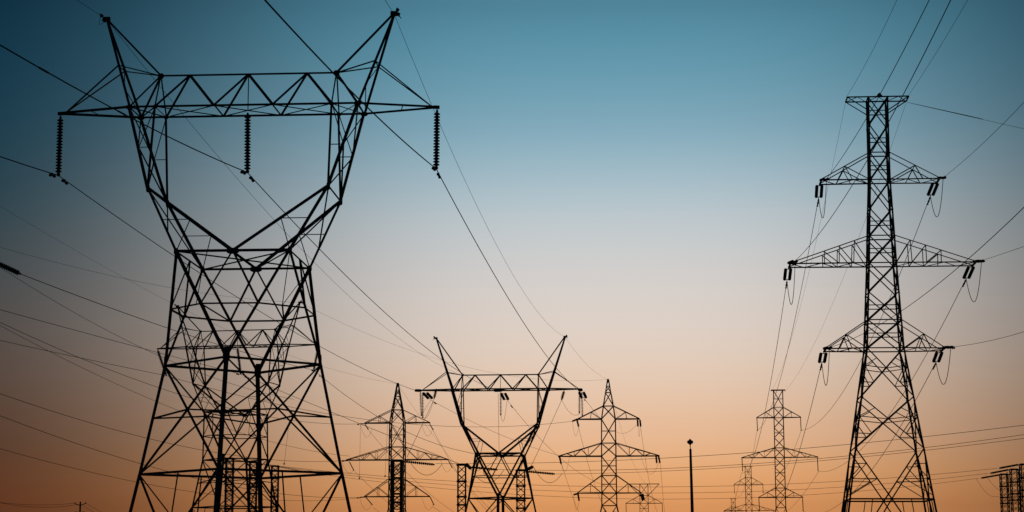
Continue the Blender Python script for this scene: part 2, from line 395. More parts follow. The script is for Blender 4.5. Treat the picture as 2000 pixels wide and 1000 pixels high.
right = lattice_pylon('lattice_pylon', 'tall dark lattice pylon with three pairs of arms at the right', 'pylon', (29.24, 150), -.0887, RP,
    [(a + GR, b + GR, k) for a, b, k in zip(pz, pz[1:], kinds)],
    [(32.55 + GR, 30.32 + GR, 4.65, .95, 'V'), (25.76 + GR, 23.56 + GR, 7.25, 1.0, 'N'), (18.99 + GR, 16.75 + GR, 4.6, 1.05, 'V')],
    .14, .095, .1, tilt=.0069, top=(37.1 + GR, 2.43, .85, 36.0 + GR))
m = MB(); m.prism(Vector((.12, -.9, 37.1 + GR)), Vector((.12, -.86, 37.1 + GR)), [(-.26, .05), (.26, .05), (.04, .32), (-.04, .32)], [(-.26, .05), (.26, .05), (.04, .32), (-.04, .32)], Vector((1, 0, 0)), Vector((0, 0, 1)))
m.build('peak_plate', STEEL, right)

def spired(label, x, y, dz, h, xs):
    P = [(28.73, .10, .10), (26.77, .41, .41), (24.77, .76, .76), (22.85, 1.04, 1.04), (19.33, 1.07, 1.07), (12.07, 1.10, 1.10), (10.26, 1.12, 1.12), (0, 3.3, 3.3)]
    P = [(z + dz if z else 0, a, b) for z, a, b in P]; q = [28.73, 27.7, 26.77, 24.77, 22.85, 19.33, 17.43, 14.63, 12.07, 10.26, 5.6]
    ks = ['hx', 'hx', 'hx', 'hxg', 'xmg', 'hxg', 'xmg', 'hxmg', 'hxg', 'hX']
    pan = [(a + dz, b + dz, k) for a, b, k in zip(q, q[1:], ks)] + [(5.6 + dz, 0, 'x')]
    t = lattice_pylon('spired_pylon', label, 'pylon', (x, y), h, P, pan, [(24.77 + dz, 22.85 + dz, xs[0], .55, 'P'), (19.33 + dz, 17.43 + dz, xs[1], .55, 'Z'), (14.63 + dz, 12.07 + dz, xs[2], .55, 'P')], .16, .085, .13, 'spired lattice pylons')
    return t
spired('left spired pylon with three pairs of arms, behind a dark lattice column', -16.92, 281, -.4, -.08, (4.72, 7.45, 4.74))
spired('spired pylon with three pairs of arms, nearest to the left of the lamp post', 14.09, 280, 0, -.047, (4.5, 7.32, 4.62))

def slim(label, x, y, dz, ybase=0.0, sc=1.0):
    zt = [31.57, 28.59, 26.82, 21.61, 19.94, 14.72, 13.10, 11.36]
    P = [(31.57, .82, .82), (11.36, .86, .86), (0, 2.3, 2.3)]; P = [(z + dz if z else 0, a, b) for z, a, b in P]
    q = [31.57, 28.59, 26.82, 25.08, 23.34, 21.61, 19.94, 18.2, 16.46, 14.72, 13.10, 11.36, 7.0]
    ks = ['hxm', 'hxg', 'hxg', 'xm', 'x', 'hxg', 'hxg', 'xm', 'x', 'hxg', 'hxg', 'hx']
    pan = [(a + dz, b + dz, k) for a, b, k in zip(q, q[1:], ks)] + [(7 + dz, 0, 'x')]
    return lattice_pylon('slim_pylon', label, 'pylon', (x, y), -math.atan2(x, y) * .97, P, pan, [(28.59 + dz, 26.82 + dz, 3.77, .3, 'P'), (21.61 + dz, 19.94 + dz, 6.5, .3, 'Z'), (14.72 + dz, 13.1 + dz, 3.75, .3, 'P')], .16, .075, .12, 'slim suspension pylons', top=(31.57 + dz, 1.2, .6, 0))
slim('slim flat-topped pylon just left of the tall right pylon', 46.06, 330, 0)
slim('smaller slim flat-topped pylon low behind the larger slim one', 62.09, 505, -4.2)
slim('tiniest slim pylon, only its top showing at the bottom edge', 84.98, 740, -4.72)
P = [(20.05, .97, .97), (17.45, .97, .97), (15.65, .97, .97), (6, 1.1, 1.1), (0, 2.2, 2.2)]
lattice_pylon('slim_pylon', 'faint far pylon with a wide flat top, just behind a spired pylon', 'pylon', (30.1, 440), -.066, P,
    [(20.05, 17.45, 'hx'), (17.45, 15.65, 'hx'), (15.65, 13.3, 'hxm'), (13.3, 11, 'x'), (11, 8.5, 'hx'), (8.5, 6, 'x'), (6, 0, 'hx')], [(17.45, 15.65, 4.15, .3, 'P')], .14, .065, .12, 'slim suspension pylons', top=(20.05, 3.5, .6, 17.45))

# ------------------------------------------------------------------ lattice columns of the substation
def lattice_column(label, p, w, group, lw=.15):
    x, y, h = p; root = thing('lattice_column', label, 'column', (x, y, 0), (0, 0, 0), group); a = w / 2
    cols = [h - .0, h - 1.6, h - 3.17, h - 4.0, h - 6.3, h - 8.3, h - 10.3, .2]; cols = [c for c in cols if c >= .2]
    for c in face_pts(a, a, 0):
        m = MB(); m.angle(c, c + Vector((0, 0, h)), lw, ref=(-c.x, 0, 0))
        m.build('leg', STEEL, root)
    m = MB()
    for k in range(4):
        j = (k + 1) % 4
        for z1, z0 in zip(cols, cols[1:]):
            nx = max(1, round((z1 - z0) / .85))
            for i in range(nx):
                t1 = z1 - (z1 - z0) * i / nx; t0 = z1 - (z1 - z0) * (i + 1) / nx; A = face_pts(a, a, t1); B = face_pts(a, a, t0)
                m.angle(A[k], B[j], .06); m.angle(A[j], B[k], .06)
    m.build('bracing', STEEL, root)
    for z in cols[1:-1]:
        m = MB()
        A = face_pts(a + .07, a + .07, z)
        for k in range(4): m.bar(A[k], A[(k + 1) % 4], .16, .06)
        m.build('collar', STEEL, root)
    m = MB(); m.bar((-a - .14, 0, h + .07), (a + .14, 0, h + .07), .14, w + .2); m.bar((-a, 0, h + .18), (a, 0, h + .18), .1, .2); m.build('cap_plate', STEEL, root)
    return root
g1 = 'lattice columns seen inside the near pylon'; g2 = 'lattice columns in the middle'; g3 = 'lattice columns at the right edge'
lattice_column('leftmost of the three lattice columns seen inside the legs of the near pylon', (-36.18, 245, 15.2), .95, g1)
lattice_column('middle of the three lattice columns seen inside the legs of the near pylon', (-34.24, 253, 15.15), .95, g1)
lattice_column('rightmost of the three lattice columns seen inside the legs of the near pylon', (-32.72, 264, 15.2), .95, g1)
lattice_column('dark lattice column standing in front of the left spired pylon', (-11.44, 190, 11.9), 1.0, g2, .3)
lattice_column('lattice column just left of the smaller delta pylon legs', (-5.22, 197, 11.85), .84, g2)
lattice_column('lattice column in front of the right leg of the smaller delta pylon', (.89, 209, 11.85), .9, g2)
lattice_column('shortest and leftmost of the three thick lattice columns at the right edge', (69.71, 272, 14.2), 1.0, g3, .11)
lattice_column('middle one of the three thick lattice columns at the right edge', (67.53, 258, 14.2), 1.0, g3, .11)
lattice_column('tallest lattice column, half cut off by the right edge', (65.43, 245, 14.2), 1.0, g3, .11)

# ------------------------------------------------------------------ lamp post and far wooden pole
t = thing('lamp_post', 'dark tapered lamp post with twin round floodlights', 'lamp post', (12.02, 128, 0), (0, -.012, 0))
m = MB(); m.tube([(0, 0, 0), (0, 0, 9.37)], [.145, .078], 14); m.build('pole', STEEL, t, False)
m = MB(); m.tube([(0, 0, 9.3), (-.01, 0, 9.7)], .03, 8); m.bar((-.1, 0, 9.72), (.08, 0, 9.72), .05); m.lathe((-.01, 0, 9.62), (0, 0, 1), [(0, .04), (.1, .1), (.22, .13), (.32, .1), (.4, .05), (.43, .02)], 12); m.build('bracket', STEEL, t)
for s in (-1, 1):
    c = Vector((-.01 + s * .07, -.03, 9.83)); d = Vector((s * .6, -.75, -.12)).normalized()
    m = MB(); m.lathe(c, d, [(-.1, .05), (-.05, .09), (.02, .115), (.07, .12), (.1, .1)], 14); h_ = m.build('lamp_head', STEEL, t)
    m = MB(); m.lathe(c + d * .102, d, [(0, .096), (.015, .08), (.025, .03)], 14); m.build('lens', LAMPG, h_)
t = thing('utility_pole', 'small far pole with slanted arms low at the left edge', 'pole', (-56.26, 250, 0))
m = MB(); m.tube([(0, 0, 0), (0, 0, 10.05)], [.16, .1], 10); m.build('pole', WOOD, t)
for s in (-1, 1):
    m = MB(); m.bar((0, -.05, 9.55), (s * .72, -.05, 9.82), .1); m.build('arm', WOOD, t)
    m = MB(); m.lathe((s * .7, -.05, 9.82), (0, 0, 1), [(0, .03), (.05, .07), (.13, .06), (.17, .03)], 8); m.build('pin_insulator', PORC, t)
    m = MB(); m.bar((0, -.05, 8.6), (s * .6, -.05, 8.75), .09); m.build('arm', WOOD, t)

# ------------------------------------------------------------------ insulators
def disc_profile(r, p): return [(0, r * .42), (p * .18, r * .5), (p * .3, r * .72), (p * .46, r * .97), (p * .56, r), (p * .72, r * .96), (p * .8, r * .6), (p, r * .42)]
def open_profile(r, p): return [(0, r * .22), (p * .3, r * .24), (p * .36, r * .95), (p * .45, r), (p * .54, r * .9), (p * .58, r * .24), (p, r * .22)]
def string_prof(n, r, p, shape=None):
    out = []
    for i in range(n): out += [(i * p + z, q) for z, q in (shape or disc_profile)(r, p)[:-1]]
    return out + [(n * p, r * .42)]
def from_to(name, label, cat, a, b, group):                    # Empty at a, local +Z towards b
    a = Vector(a); b = Vector(b); o = thing(name, label, cat, a, group=group)
    o.rotation_mode = 'QUATERNION'; o.rotation_quaternion = (b - a).to_track_quat('Z', 'Y'); return o, (b - a).length
def one_string(label, a, b, group, n=16, r=.15, mat=PORC, name='insulator_string', discs=False, cat='insulator', shape=None):
    o, ln = from_to(name, label, cat, a, b, group); p = (ln - .3) / n
    m = MB(); m.tube([(0, 0, 0), (0, 0, .16)], .03, 6); m.lathe((0, 0, .04), (0, 0, 1), [(0, .05), (.05, .07), (.12, .05)], 8); m.build('hanger', STEEL, o)
    if discs:
        m = MB(); m.lathe((0, 0, 0), (0, 0, 1), disc_profile(r, p), 14); first = m.build('disc', mat, o, True); first.location = (0, 0, .16)
        for i in range(1, n):
            c = first.copy(); COL.objects.link(c); c.parent = o; c.location = (0, 0, .16 + i * p)
    else:
        m = MB(); m.lathe((0, 0, .16), (0, 0, 1), string_prof(n, r, p, shape), 10); m.build('disc_stack', mat, o, True)
    m = MB(); m.lathe((0, 0, ln - .16), (0, 0, 1), [(0, .04), (.06, .09), (.14, .1), (.2, .05)], 8); m.build('clamp', STEEL, o)
    return o
def twin_string(label, a, b, group, gap=.42, n=14, r=.125, mat=PORC):
    o, ln = from_to('tension_insulator', label, 'insulator', a, b, group); p = (ln - .36) / n
    for e in (0, 1):
        m = MB(); z = .1 if e == 0 else ln - .1; m.bar((-gap / 2 - .06, 0, z), (gap / 2 + .02, 0, z), .02, .05); m.bar((0, 0, z - .1), (0, 0, z + .1), .05); m.build('yoke_plate', STEEL, o)
    for s in (-1, 1):
        m = MB(); m.tube([(s * gap / 2, 0, .08), (s * gap / 2, 0, ln - .08)], .025, 6); m.lathe((s * gap / 2, 0, .18), (0, 0, 1), string_prof(n, r, p), 10); m.build('disc_stack', mat, o, True)
    return o
def at_local(pose, p): x, y, z, h = pose; return Vector((x + p[0] * cos(h) - p[1] * sin(h), y + p[0] * sin(h) + p[1] * cos(h), z + EYE + p[2]))
WIRES=[('conductor', 'conductor between the left insulator of the big near pylon and the smaller delta pylon', 'lines strung on the tall near delta pylon', (-22.84, 94.13, 21.15), (-11.26, 220.6, 21.77), 1.16, 0.024, (1.0,)),
 ('conductor', 'conductor between the middle insulator of the big near pylon and the smaller delta pylon', 'lines strung on the tall near delta pylon', (-13.24, 93.55, 21.16), (-1.94, 220.5, 21.74), 1.56, 0.024, (1.0,)),
 ('conductor', 'conductor between the right insulator of the big near pylon and the smaller delta pylon', 'lines strung on the tall near delta pylon', (-3.76, 92.97, 21.2), (7.71, 220.0, 21.64), 1.46, 0.024, (1.0,)),
 ('conductor', 'conductor coming overhead from the left insulator of the big near pylon', 'lines strung on the tall near delta pylon', (-22.84, 94.13, 21.15), (-36.6, -55.24, 21.15), 3.8, 0.028, (0.9,)),
 ('conductor', 'conductor coming overhead from the middle insulator of the big near pylon', 'lines strung on the tall near delta pylon', (-13.24, 93.55, 21.16), (-27.0, -55.82, 21.16), 4.16, 0.028, (0.9,)),
 ('conductor', 'conductor coming overhead from the right insulator of the big near pylon', 'lines strung on the tall near delta pylon', (-3.76, 92.97, 21.2), (-17.52, -56.4, 21.2), 3.85, 0.028, (0.9,)),
 ('earth_wire', 'thin earth wire running back from the left peak of the big near pylon', 'lines strung on the tall near delta pylon', (-20.64, 93.99, 29.24), (-5.86, 223.58, 23.79), 2.85, 0.011, ()),
 ('earth_wire', 'thin earth wire joining the right peaks of the near and smaller delta pylons', 'lines strung on the tall near delta pylon', (-5.93, 93.11, 29.24), (6.18, 222.76, 28.23), 3.06, 0.011, ()),
 ('earth_wire', 'thin earth wire leaving the frame top from the left peak of the big near pylon', 'lines strung on the tall near delta pylon', (-20.64, 93.99, 29.24), (-34.39, -55.38, 29.24), 3.34, 0.011, ()),
 ('earth_wire', 'thin earth wire leaving the frame top from the right peak of the big near pylon', 'lines strung on the tall near delta pylon', (-5.93, 93.11, 29.24), (-19.68, -56.26, 29.24), 2.09, 0.011, ()),
 ('conductor', 'conductor from the left edge to the left insulator of the pylon behind', 'lines strung on the delta pylon seen through the near pylon', (-39.75, 218.4, 23.33), (-102.07, -95.47, 27.49), 2.78, 0.024, (1.0,)),
 ('conductor', 'conductor from the left edge to the middle insulator of the pylon behind', 'lines strung on the delta pylon seen through the near pylon', (-30.96, 216.6, 23.3), (-93.28, -97.27, 25.33), 1.35, 0.024, (1.0,)),
 ('conductor', 'conductor from the black insulator at the left edge to the pylon behind', 'lines strung on the delta pylon seen through the near pylon', (-22.44, 214.8, 23.57), (-28.64, 110.0, 18.55), 0.5, 0.024, (1.0,)),
 ('conductor', 'long slack conductor ending at the top left arm of the spired pylon by the lamp', 'lines strung on the delta pylon seen through the near pylon', (-39.75, 218.4, 23.33), (8.65, 277.5, 22.38), 2.77, 0.024, (1.0,)),
 ('conductor', 'conductor dropping to the lattice column left of the smaller delta pylon', 'lines strung on the delta pylon seen through the near pylon', (-30.96, 216.6, 23.3), (-4.47, 199.0, 11.72), 0.08, 0.024, (1.0,)),
 ('conductor', 'conductor dropping steeply from behind the near pylon to the smaller delta pylon waist', 'lines strung on the delta pylon seen through the near pylon', (-22.44, 214.8, 23.57), (-1.54, 221.0, 14.12), 2.11, 0.024, (1.0,)),
 ('earth_wire', 'faint earth wire climbing left from the left peak of the pylon behind', 'lines strung on the delta pylon seen through the near pylon', (-38.62, 218.04, 31.34), (-50.5, 109.18, 35.46), 0.69, 0.011, ()),
 ('earth_wire', 'faint earth wire climbing left from the right peak of the pylon behind', 'lines strung on the delta pylon seen through the near pylon', (-24.16, 215.16, 31.34), (-86.48, -98.71, 55.17), 15.89, 0.011, ()),
 ('earth_wire', 'faint earth wire climbing left from the spire of the left spired pylon', 'lines strung on the delta pylon seen through the near pylon', (-38.62, 218.04, 31.34), (-16.92, 281.0, 28.22), 1.26, 0.011, ()),
 ('earth_wire', 'faint long earth wire climbing left from the spire by the lamp', 'lines strung on the delta pylon seen through the near pylon', (-24.16, 215.16, 31.34), (14.09, 280.0, 28.73), 3.01, 0.011, ()),
 ('earth_wire', 'faint earth wire from the smaller delta pylon right peak to the spire by the lamp', 'lines strung on the delta pylon seen through the near pylon', (6.18, 222.76, 28.23), (14.09, 280.0, 28.73), 0.8, 0.011, ()),
 ('conductor', 'conductor from the left arm of the smaller delta pylon towards the lamp post', 'lines between the smaller delta pylon and the spired pylon by the lamp', (-9.83, 226.0, 21.19), (6.82, 280.0, 17.56), 0.6, 0.02, (2.0,)),
 ('conductor', 'conductor from the beam middle of the smaller delta pylon towards the lamp post', 'lines between the smaller delta pylon and the spired pylon by the lamp', (-0.59, 226.0, 21.05), (13.51, 280.0, 13.15), 1.52, 0.02, (2.0,)),
 ('conductor', 'conductor from the right arm of the smaller delta pylon towards the lamp post', 'lines between the smaller delta pylon and the spired pylon by the lamp', (8.5, 225.5, 21.23), (13.01, 280.0, 22.78), -0.13, 0.02, (2.0,)),
 ('dropper_cable', 'cable from the left dark insulator down to the column before the left spired pylon', 'droppers down to the lattice columns', (-9.11, 222.0, 20.91), (-10.53, 191.0, 12.4), 0.0, 0.022, ()),
 ('dropper_cable', 'cable from the right dark insulator down to the column by the right leg', 'droppers down to the lattice columns', (5.75, 222.0, 20.75), (2.01, 209.0, 12.37), 0.07, 0.022, ()), ('dropper_cable', 'cable hanging from the beam middle down to the waist of the smaller delta pylon', 'droppers down to the lattice columns', (-1.65, 221.0, 21.46), (-1.54, 221.0, 14.47), 0.0, 0.022, ()),
 ('dropper_cable', 'short cable from the smaller delta pylon waist down to the column left', 'droppers down to the lattice columns', (-1.66, 221.0, 13.94), (-3.99, 199.0, 11.3), 0.18, 0.02, ()),
 ('conductor', 'conductor from the left ending at the top left arm of the left spired pylon', 'lines coming from the left to the left spired pylon', (-22.29, 279.0, 22.2), (-59.56, 72.6, 35.21), 7.55, 0.024, (1.0,)),
 ('conductor', 'conductor crossing the near pylon steeply to the middle left arm of the left spired pylon', 'lines coming from the left to the left spired pylon', (-23.66, 279.0, 17.5), (-58.74, 72.6, 36.57), 6.49, 0.02, ()),
 ('conductor', 'conductor from the left edge to the wide left arm of the left spired pylon', 'lines coming from the left to the left spired pylon', (-24.4, 279.0, 16.87), (-57.84, 72.6, 26.02), 6.0, 0.024, (1.0,)),
 ('conductor', 'second lowest conductor at the left edge, sagging to the left spired pylon', 'lines coming from the left to the left spired pylon', (-22.26, 279.0, 11.53), (-59.01, 72.6, 26.99), 6.2, 0.024, (1.0,)),
 ('conductor', 'lowest of the long conductors at the left edge running flat to the left spired pylon', 'lines coming from the left to the left spired pylon', (-21.45, 282.0, 11.67), (-59.27, 70.8, 21.77), 6.08, 0.02, ()),
 ('conductor', 'conductor falling steepest from the left edge behind the near pylon', 'lines coming from the left to the left spired pylon', (-25.81, 225.0, 21.15), (-57.84, 105.0, 41.64), 5.69, 0.02, ()),
 ('dropper_cable', 'thin vertical dropper left of the left spired pylon with a weight at its foot', 'vertical droppers beside the left spired pylon', (-22.22, 279.0, 22.12), (-22.29, 279.0, 14.16), 0.0, 0.02, ()),
 ('dropper_cable', 'thin vertical dropper close beside the shaft of the left spired pylon', 'vertical droppers beside the left spired pylon', (-18.25, 279.0, 22.11), (-18.56, 279.0, 14.45), 0.0, 0.02, ()),
 ('dropper_cable', 'thin vertical dropper seen inside the right legs of the big near pylon', 'vertical droppers beside the left spired pylon', (-29.71, 255.0, 22.17), (-30.41, 255.0, 15.01), 0.0, 0.02, ()),
 ('bus_line', 'uppermost of the three low bus lines joining the left and right lattice columns', 'bus lines between the left and right groups of lattice columns', (-32.63, 246.5, 14.71), (61.53, 243.0, 13.72), 2.65, 0.022, ()),
 ('bus_line', 'middle one of the three low bus lines joining the left and right lattice columns', 'bus lines between the left and right groups of lattice columns', (-30.75, 254.5, 14.72), (63.59, 256.0, 13.7), 3.02, 0.022, ()),
 ('bus_line', 'lowest of the three low bus lines joining the left and right lattice columns', 'bus lines between the left and right groups of lattice columns', (-28.97, 265.0, 14.61), (65.74, 270.0, 13.68), 3.35, 0.022, ()),
 ('bus_line', 'line past the lamp from the column before the left spired pylon to the right edge', 'lines from the middle lattice columns out to the right edge', (-7.76, 193.5, 11.89), (76.75, 123.9, 17.75), 2.62, 0.02, ()),
 ('bus_line', 'line past the lamp from the column left of the smaller delta pylon', 'lines from the middle lattice columns out to the right edge', (-1.5, 200.5, 11.63), (77.74, 135.7, 18.94), 3.23, 0.02, ()),
 ('bus_line', 'line past the lamp from the column right of the smaller delta pylon', 'lines from the middle lattice columns out to the right edge', (4.75, 212.0, 11.68), (77.8, 141.6, 17.67), 2.22, 0.02, ()),
 ('conductor', 'conductor running back from the top left arm of the tall right pylon', 'lines strung on the tall right pylon', (25.3, 154.4, 31.59), (42.21, 330.0, 24.62), 4.24, 0.025, (0.7, 1.6)), ('conductor', 'conductor coming forward from the top left arm of the tall right pylon', 'lines strung on the tall right pylon', (24.67, 146.6, 31.55), (15.9, 43.24, 27.63), 1.56, 0.02, (0.8,)),
 ('conductor', 'conductor running back from the top right arm of the tall right pylon', 'lines strung on the tall right pylon', (34.29, 153.4, 31.54), (49.82, 330.0, 24.6), 4.59, 0.025, (0.7, 1.6)), ('conductor', 'conductor coming forward from the top right arm of the tall right pylon', 'lines strung on the tall right pylon', (33.6, 145.6, 31.44), (27.71, 72.64, 28.48), 0.9, 0.016, (0.9,)),
 ('conductor', 'conductor running back from the wide middle left arm of the tall right pylon', 'lines strung on the tall right pylon', (22.51, 154.4, 24.72), (39.4, 330.0, 17.41), 4.51, 0.025, (0.7, 1.6)),
 ('conductor', 'conductor coming forward from the wide middle left arm of the tall right pylon', 'lines strung on the tall right pylon', (22.05, 146.6, 25.05), (15.11, 27.24, 28.94), 3.14, 0.02, (0.8,)),
 ('conductor', 'conductor running back from the wide middle right arm of the tall right pylon', 'lines strung on the tall right pylon', (36.94, 153.4, 24.66), (52.63, 330.0, 17.55), 4.31, 0.025, (0.7, 1.6)),
 ('conductor', 'conductor coming forward from the wide middle right arm of the tall right pylon', 'lines strung on the tall right pylon', (36.31, 145.6, 24.87), (31.99, 88.64, 19.24), 0.05, 0.016, (0.9,)),
 ('conductor', 'conductor running back from the lowest left arm of the tall right pylon', 'lines strung on the tall right pylon', (25.17, 154.4, 17.94), (42.16, 330.0, 10.85), 4.99, 0.025, (0.7, 1.6)), ('conductor', 'conductor coming forward from the lowest left arm of the tall right pylon', 'lines strung on the tall right pylon', (24.52, 146.6, 18.27), (22.22, 32.04, 23.26), 3.24, 0.02, (0.8,)),
 ('conductor', 'conductor running back from the lowest right arm of the tall right pylon', 'lines strung on the tall right pylon', (34.23, 153.4, 17.85), (49.8, 330.0, 10.83), 4.42, 0.025, (0.7, 1.6)),
 ('conductor', 'conductor coming forward from the lowest right arm of the tall right pylon', 'lines strung on the tall right pylon', (33.67, 145.6, 18.17), (33.17, 88.64, 16.61), 0.92, 0.016, (0.9,)), ('earth_wire', 'thin earth wire running back from the left top end of the tall right pylon', 'lines strung on the tall right pylon', (27.0, 150.3, 38.55), (44.94, 330.0, 31.43), 3.12, 0.011, ()),
 ('earth_wire', 'thin earth wire running back from the right top end of the tall right pylon', 'lines strung on the tall right pylon', (31.83, 149.8, 38.5), (47.16, 330.0, 31.25), 3.02, 0.011, ()), ('earth_wire', 'thin earth wire rising overhead from the left top end of the tall right pylon', 'lines strung on the tall right pylon', (26.83, 148.8, 38.69), (13.03, -0.57, 38.69), 4.24, 0.012, ()),
 ('earth_wire', 'thin earth wire rising overhead from the right top end of the tall right pylon', 'lines strung on the tall right pylon', (31.7, 148.3, 38.67), (17.9, -1.07, 38.67), 2.86, 0.012, ()), ('earth_wire', 'taut cable with a thick sleeve from the tall right pylon top to the right edge', 'lines strung on the tall right pylon', (31.85, 149.5, 38.42), (40.0, 102.3, 22.63), 0.05, 0.012, ()),
 ('conductor', 'faint line sagging from the upper left insulator of the slim pylon beside the tall one', 'faint lines between the slim pylons in the right distance', (42.21, 330.0, 24.44), (58.3, 505.0, 20.52), 4.73, 0.024, ()),
 ('conductor', 'faint line sagging from the upper right insulator of the slim pylon beside the tall one', 'faint lines between the slim pylons in the right distance', (49.82, 330.0, 24.42), (65.7, 505.0, 20.5), 3.02, 0.024, ()),
 ('conductor', 'faint line sagging from the wide left insulator of the slim pylon beside the tall one', 'faint lines between the slim pylons in the right distance', (39.4, 330.0, 17.32), (55.6, 505.0, 13.85), 1.92, 0.024, ()),
 ('conductor', 'faint line sagging from the wide right insulator of the slim pylon beside the tall one', 'faint lines between the slim pylons in the right distance', (52.63, 330.0, 17.46), (68.37, 505.0, 13.82), 1.71, 0.024, ()),
 ('conductor', 'line running back from the top left arm tip of the spired pylon by the lamp', 'faint lines running back from the spired pylons', (9.8, 283.0, 21.95), (23.26, 395.0, 11.78), 5.81, 0.022, ()),
 ('conductor', 'line running back from the top right arm tip of the spired pylon by the lamp', 'faint lines running back from the spired pylons', (18.99, 283.0, 21.93), (30.67, 395.0, 11.76), 3.8, 0.022, ()),
 ('conductor', 'line running back from the middle left arm tip of the spired pylon by the lamp', 'faint lines running back from the spired pylons', (7.26, 283.0, 16.44), (19.78, 395.0, 6.07), 3.94, 0.022, ()),
 ('conductor', 'line running back from the middle right arm tip of the spired pylon by the lamp', 'faint lines running back from the spired pylons', (21.86, 283.0, 16.41), (32.16, 395.0, 6.04), 2.63, 0.022, ()),
 ('conductor', 'line running back from the top left arm tip of the left spired pylon', 'faint lines running back from the spired pylons', (-21.47, 283.0, 21.73), (-2.16, 380.0, 8.15), 2.95, 0.022, ()), ('conductor', 'line running back from the top right arm tip of the left spired pylon', 'faint lines running back from the spired pylons', (-11.9, 283.0, 21.78), (3.9, 380.0, 8.14), 4.29, 0.022, ()),
 ('conductor', 'line running back from the middle left arm tip of the left spired pylon', 'faint lines running back from the spired pylons', (-23.3, 283.0, 15.47), (-10.24, 380.0, 6.18), 1.87, 0.022, ()),
 ('conductor', 'line running back from the middle right arm tip of the left spired pylon', 'faint lines running back from the spired pylons', (-8.86, 283.0, 16.03), (5.91, 380.0, 6.13), 1.85, 0.022, ()),
 ('conductor', 'line running back from the lowest left arm tip of the left spired pylon', 'faint lines running back from the spired pylons', (-20.53, 283.0, 10.14), (-14.27, 380.0, 5.19), 0.46, 0.022, ()),
 ('conductor', 'line running back from the lowest right arm tip of the left spired pylon', 'faint lines running back from the spired pylons', (-11.71, 283.0, 10.26), (-0.15, 380.0, 5.15), 0.73, 0.022, ()),
 ('earth_wire', 'faint earth wire from the spire by the lamp to the far flat-topped pylon', 'faint lines running back from the spired pylons', (14.09, 280.0, 28.73), (27.5, 395.0, 18.25), 2.81, 0.012, ()),
 ('earth_wire', 'faint earth wire running back from the spire of the left spired pylon', 'faint lines running back from the spired pylons', (-16.92, 281.0, 28.22), (-0.14, 380.0, 10.15), 1.81, 0.012, ()), ('service_line', 'upper slack line from the far small pole to the left edge', 'lines of the small wooden pole', (-56.92, 250.0, 9.85), (-72.25, 226.0, 12.18), 1.31, 0.02, ()),
 ('service_line', 'lower slack line from the far small pole to the left edge', 'lines of the small wooden pole', (-56.58, 250.0, 9.68), (-70.22, 218.0, 14.08), 2.25, 0.02, ()), ('service_line', 'upper line leaving the far small pole to the right', 'lines of the small wooden pole', (-55.52, 250.0, 9.84), (-52.36, 262.0, 6.97), -0.22, 0.02, ()),
 ('service_line', 'lower line leaving the far small pole to the right', 'lines of the small wooden pole', (-55.91, 250.0, 9.51), (-53.41, 262.0, 6.97), -0.08, 0.02, ())]
